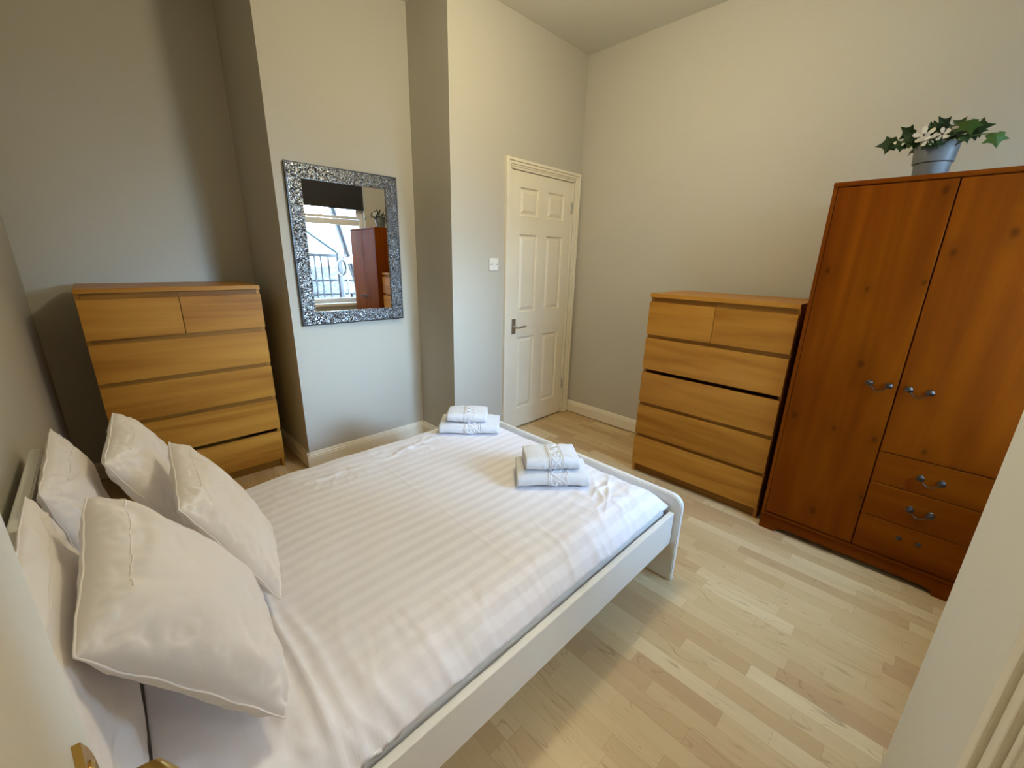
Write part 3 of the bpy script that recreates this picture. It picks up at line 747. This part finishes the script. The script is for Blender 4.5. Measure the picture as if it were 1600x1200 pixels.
# ------------------------------------------------------------------ folded towels
def towel(label, c, ang, wdt, dep, hgt, seed, layers=2, group='folded towels on the duvet'):
    # local: x along the width, -y towards the viewer; the fold faces the viewer
    t_ = hgt/ (2*layers)
    bm = bmesh.new(); rnd = random.Random(seed)
    NWD = 40
    def ribbon(y_front, y_back, zc, half, th):
        # C-shaped layer: outline of half-height 'half' around zc, thickness th, fold at the front
        outer, inner = [], []
        ns = 14
        for k in range(ns+1): 
            y = y_back + (y_front+half-y_back)*k/ns; outer.append((y, zc-half)); inner.append((y, zc-half+th))
        for k in range(1, 12):
            t = -pi/2 - k/12*pi
            outer.append((y_front+half+half*cos(t), zc+half*sin(t))); inner.append((y_front+half+(half-th)*cos(t), zc+(half-th)*sin(t)))
        for k in range(ns+1):
            y = y_front+half + (y_back-y_front-half)*k/ns; outer.append((y, zc+half)); inner.append((y, zc+half-th))
        loop = outer + inner[::-1]; m_ = len(loop)
        rings = []
        for i in range(NWD+1):
            x = -wdt/2 + wdt*i/NWD
            ring = []
            for k, (y, z) in enumerate(loop):
                q = noise.noise(Vector((x*9+seed, y*9, z*9)))*.0045 + noise.noise(Vector((x*40+seed, y*40, z*40)))*.0020
                sag = -.006*((abs(x)/(wdt/2))**4)*(z/hgt)
                xx = x*(1+.035*noise.noise(Vector((seed, y*7, z*22))))
                edge = min(1, (wdt/2-abs(x))/.006)
                ring.append(bm.verts.new((xx, y+q, max(.0005, z+q*.8+sag))))
            rings.append(ring)
        for P_, Q_ in zip(rings, rings[1:]):
            for k in range(m_): bm.faces.new((P_[k], P_[(k+1) % m_], Q_[(k+1) % m_], Q_[k]))
        nh = len(outer)
        for ring in (rings[0], rings[-1]):
            for k in range(nh-1): bm.faces.new((ring[k], ring[k+1], ring[m_-2-k], ring[m_-1-k]))
    yf, yb = -dep/2, dep/2
    for L in range(layers):
        half = hgt/2 - L*(hgt/2/layers)
        ribbon(yf+L*t_, yb - .004*L, hgt/2, half, t_*.96)
    bmesh.ops.recalc_face_normals(bm, faces=bm.faces[:])
    o = obj('towel', bm, TOWELM, None, 'all', loc=c, rot=(0, 0, ang))
    # embossed woven band wrapped over the fold
    bm = bmesh.new()
    b0, b1 = -wdt*.06, wdt*.20
    def skin(s):   # s 0..1 from bottom front over the fold to the top back
        half = hgt/2 + .0012
        Lc = pi*half; Lt = dep-half; tot = Lc+Lt
        q = s*tot
        if q < Lc:
            t = -pi/2 - q/half; return (yf+hgt/2+half*cos(t), hgt/2+half*sin(t))
        return (yf+hgt/2+(q-Lc), hgt+.0012)
    def P3(x, s):
        y, z = skin(s)
        q = noise.noise(Vector((x*9+seed, y*9, z*9)))*.0045
        return Vector((x, y+q, max(.002, z+q*.8-.006*((abs(x)/(wdt/2))**4)*(z/hgt))))
    for xb in (b0, b0+.007, b1-.007, b1): add_tube(bm, [P3(xb, .06+.90*k/40) for k in range(41)], .0022, 6)
    mid, amp = (b0+b1)/2, (b1-b0)/2-.012
    for ph in (0, .5):
        add_tube(bm, [P3(mid+amp*sin(2*pi*(2.2*k/80+ph)), .06+.90*k/80) for k in range(81)], .0024, 6)
    nsp = 3
    for q in range(nsp):
        s0 = .18+.30*q; pts = []
        for k in range(26):
            t = k/25*2*pi*1.4; rr = 1-k/25*.85
            pts.append(P3(mid+amp*.62*rr*cos(t+q*pi), min(.97, max(.03, s0+.085*rr*sin(t+q*pi)))))
        add_tube(bm, pts, .0022, 6)
    obj('woven_band', bm, BANDM, o, 'all')
    return tag(o, label, 'towel', group)
def rest(x, y, rad): return max(duvet_z(x+rad*cos(t)*q, y+rad*sin(t)*q) for q in (0, .5, 1) for t in [k*pi/6 for k in range(12)]) + .0025
ang_b = math.atan2(.887-1.097, 1.366-1.137)
ang_a = math.atan2(1.561-1.799, 1.456-1.215)
def place(front_mid, ang, dep, z): return (front_mid[0]-sin(ang)*dep/2, front_mid[1]+cos(ang)*dep/2, z)
fb = (1.2415, .985); fa = (1.325, 1.672)
towel('white folded bath towel, lower of the pair nearer the camera', (lambda p: (p[0], p[1], rest(p[0], p[1], .15)))(place(fb, ang_b, .185, 0)), ang_b, .315, .185, .060, 3)
towel('white folded hand towel on top of the pair nearer the camera', place((1.262, 1.008), ang_b+.06, .150, rest(1.31, 1.05, .15)+.0665), ang_b+.06, .235, .150, .058, 5)
towel('white folded bath towel, lower of the far pair by the door', (lambda p: (p[0], p[1], rest(p[0], p[1], .15)))(place(fa, ang_a, .185, 0)), ang_a, .335, .185, .056, 8)
towel('white folded hand towel on top of the far pair by the door', place((1.335, 1.700), ang_a+.02, .150, rest(1.39, 1.74, .15)+.0595), ang_a+.02, .225, .150, .052, 11)

# ------------------------------------------------------------------ mirror
MX, MZ = 1.228, 1.4535
mr = thing('wall_mirror', 'rectangular mirror in a silver crackle mosaic frame on the chimney breast', 'mirror', (MX, YC-.0165, MZ), radians(-1.6))
mw, mh, ft = .347, .472, .082
bm = bmesh.new()
def frame_ring(bm, x0, z0, x1, z1, y0, y1):
    # ring between outer (x0,z0) and inner (x1,z1) half sizes
    o_ = [(-x0, -z0), (x0, -z0), (x0, z0), (-x0, z0)]; i_ = [(-x1, -z1), (x1, -z1), (x1, z1), (-x1, z1)]
    V = [[bm.verts.new((x, y, z)) for (x, z) in P_] for P_, y in ((o_, y0), (i_, y0), (i_, y1), (o_, y1))]
    for q in range(4):
        for k in range(4):
            bm.faces.new((V[q][k], V[q][(k+1) % 4], V[(q+1) % 4][(k+1) % 4], V[(q+1) % 4][k]))
    bmesh.ops.recalc_face_normals(bm, faces=bm.faces[:])
frame_ring(bm, mw-.0072, mh-.0072, mw-ft, mh-ft, -.016, -.002)
obj('mosaic_frame', bm, MOSAIC, mr)
bm = bmesh.new(); frame_ring(bm, mw, mh, mw-.0075, mh-.0075, -.0165, .004); add_box(bm, -mw+.004, mw-.004, -.001, .003, -mh+.004, mh-.004)
obj('backing_board', bm, BLACKLAC, mr)
boxes('mirror_glass', MIRRORM, mr, (-mw+ft-.004, mw-ft+.004, -.0055, -.0015, -mh+ft-.004, mh-ft+.004))

# ------------------------------------------------------------------ light switch
sw = thing('light_switch', 'white square light switch on the wall left of the door', 'switch', (2.10, YD, 1.377))
boxes('switch_plate', SWITCH, sw, (-.044, .044, -.010, 0, -.044, .044), bev=.004)
boxes('rocker', SWITCH, sw, (-.008, .008, -.015, -.009, -.014, .014), bev=.002)
for s in (-1, 1):
    bm = bmesh.new(); add_lathe(bm, [(.0042, 0), (.0042, .0012), (.002, .0018)], 12, (0, 0, 0), 'Y'); obj('screw', bm, PEWTER, sw, True, loc=(s*.029, -.010, 0))

# ------------------------------------------------------------------ roller blind (seen in the mirror)
rb = thing('roller_blind', 'black roller blind half lowered over the window, seen in the mirror', 'blind', (2.13, YN+.035, 2.035))
boxes('blind_fabric', BLACKFAB, rb, (-.60, .57, -.002, .002, .012, .56))
boxes('bottom_bar', BLACKFAB, rb, (-.60, .57, -.006, .006, 0, .022), bev=.003)
bm = bmesh.new(); add_tube(bm, [(-.61, -.008, .57), (.585, -.008, .57)], .026, 20); obj('roller_tube', bm, BLACKFAB, rb, True)
for s in (-.617, .592): boxes('bracket', UPVC, rb, (s-.006, s+.006, -.034, .02, .54, .60))

# ------------------------------------------------------------------ potted plant on the wardrobe
pc = Vector((2.635, .148, WH))
pl = thing('potted_plant', 'grey pot of artificial ivy and white flowers on the wardrobe', 'plant', pc)
bm = bmesh.new()
add_lathe(bm, [(.050, 0), (.054, .003), (.060, .069), (.062, .071), (.0655, .073), (.072, .141), (.071, .145), (.067, .145), (.063, .125), (.001, .123)], 40)
obj('pot', bm, POT, pl, True)
def ivy(bm, base, dirv, up, size, rnd):
    # five-lobed ivy leaf with a gentle fold
    d_ = dirv.normalized(); s_ = d_.cross(up).normalized(); n_ = s_.cross(d_).normalized()
    out = [(0, 0), (.20, -.10), (.46, -.02), (.38, .22), (.62, .46), (.34, .52), (.16, .66), (0, 1.0), (-.16, .66), (-.34, .52), (-.62, .46), (-.38, .22), (-.46, -.02), (-.20, -.10)]
    def W_(x, y, lift): return base + (s_*x + d_*y + n_*(lift - .22*abs(x) - .18*y*y))*size
    c0 = bm.verts.new(W_(0, .3, .04)); top = [bm.verts.new(W_(x, y, 0)) for x, y in out]
    c1 = bm.verts.new(W_(0, .3, .01)); bot = [bm.verts.new(W_(x, y, -.02)) for x, y in out]
    m_ = len(out)
    for k in range(m_):
        k2 = (k+1) % m_
        bm.faces.new((c0, top[k], top[k2])); bm.faces.new((c1, bot[k2], bot[k])); bm.faces.new((top[k], bot[k], bot[k2], top[k2]))
rnd = random.Random(12)
# world offsets from the pot base: y>0 appears left in the picture
dark = [((-.03, .135, .168), (-.3, 1, -.05), .085), ((-.04, .085, .185), (-.5, .6, .6), .075), ((-.04, .06, .160), (-.6, .5, -.1), .065), ((-.03, .02, .175), (-.7, .2, .7), .07), ((-.03, -.015, .195), (-.5, .4, .7), .075),
        ((-.06, .00, .150), (-.9, .3, -.2), .07), ((-.05, -.05, .165), (-.8, -.3, .1), .07), ((.03, .08, .17), (.5, .7, .3), .07), ((.04, -.04, .18), (.6, -.4, .5), .07), ((-.04, -.02, .155), (-.8, -.5, .0), .075),
        ((-.02, -.085, .185), (-.2, -1, .10), .085), ((.00, -.08, .178), (.1, -1, .06), .075), ((-.07, .03, .145), (-.8, .2, -.6), .055), ((-.02, .03, .185), (-.3, .1, .9), .06), ((-.05, .10, .155), (-.5, .8, -.2), .06), ((-.07, -.075, .155), (-.4, -.4, -.7), .05),
        ((-.06, .075, .165), (-.1, .7, .6), .065), ((-.06, .01, .185), (.0, .3, .9), .06), ((-.055, -.04, .185), (-.1, -.5, .7), .06), ((-.075, .02, .15), (-.1, -.8, -.3), .06), ((.06, .02, .165), (.9, .2, .2), .07), ((.07, .07, .155), (.7, .6, 0), .06), ((-.05, -.015, .175), (-.8, .3, .4), .06)]
light = [((-.07, -.075, .205), (-.5, -.30, -.75), .085), ((-.13, -.16, .135), (-.45, -.25, -.85), .075)]
def leaves(name, lst, mat):
    bm = bmesh.new()
    for (p, d_, s) in lst:
        ivy(bm, Vector(p), Vector(d_), (Vector((-.85, -.25, .30)) if d_[2] > -.4 else Vector((-.9, -.2, .5))), s*.80, rnd)
    return obj(name, bm, mat, pl)
leaves('ivy_leaves', dark, LEAF); o_ = leaves('trailing_leaves', light, LEAF2); o_['label'] = 'lighter green trailing ivy leaves'
bm = bmesh.new()
for (p, d_, s) in dark+light:
    p = Vector(p); q = Vector((p.x*.2, p.y*.25, .120)); mid = (p+q)/2 + Vector((0, 0, .02))
    add_tube(bm, [q, mid, p], .0022, 6)
obj('stems', bm, STEM, pl, True)
def flower(p, d_, s):
    d_ = Vector(d_).normalized(); p = Vector(p); s1 = d_.orthogonal().normalized(); s2 = d_.cross(s1)
    bm = bmesh.new()
    for k in range(5):
        t = 2*pi*k/5; r_ = s1*cos(t)+s2*sin(t); c_ = -s1*sin(t)+s2*cos(t)
        prof = [(.06, .04), (.4, .20), (.75, .30), (1.0, .20), (1.08, 0)]
        L = [bm.verts.new(p+(r_*x+c_*y+d_*(.25*x*x))*s) for x, y in prof]; R = [bm.verts.new(p+(r_*x-c_*y+d_*(.25*x*x))*s) for x, y in prof[:-1]]
        L2 = [bm.verts.new(v.co-d_*s*.03) for v in L]; R2 = [bm.verts.new(v.co-d_*s*.03) for v in R]
        bm.faces.new(L+R[::-1]); bm.faces.new((L2+R2[::-1])[::-1])
        rim, rim2 = L+R[::-1], L2+R2[::-1]
        for q in range(len(rim)): bm.faces.new((rim[q], rim2[q], rim2[(q+1) % len(rim)], rim[(q+1) % len(rim)]))
    f = obj('flower', bm, PETAL, pl)
    bm = bmesh.new(); add_tube(bm, [p-d_*.002, p+d_*.008], .0035, 8); obj('stamen', bm, STAMEN, f)
    bm = bmesh.new(); add_tube(bm, [Vector((p.x*.2, p.y*.3, .120)), (p+Vector((p.x*.2, p.y*.3, .12)))/2+Vector((0, 0, .012)), p], .0018, 6); obj('flower_stem', bm, STEM, f)
for p, d_, s in (((-.075, .045, .172), (-.9, .2, .4), .034), ((-.085, .03, .152), (-.9, .1, -.1), .026), ((-.05, -.055, .198), (-.7, -.1, .6), .034), ((-.05, .115, .162), (-.8, .4, .3), .024), ((-.08, -.01, .165), (-.9, .1, .2), .024), ((-.01, -.03, .205), (-.3, .1, .9), .026), ((-.03, -.085, .205), (-.5, -.1, .8), .024)):
    flower(p, d_, s)
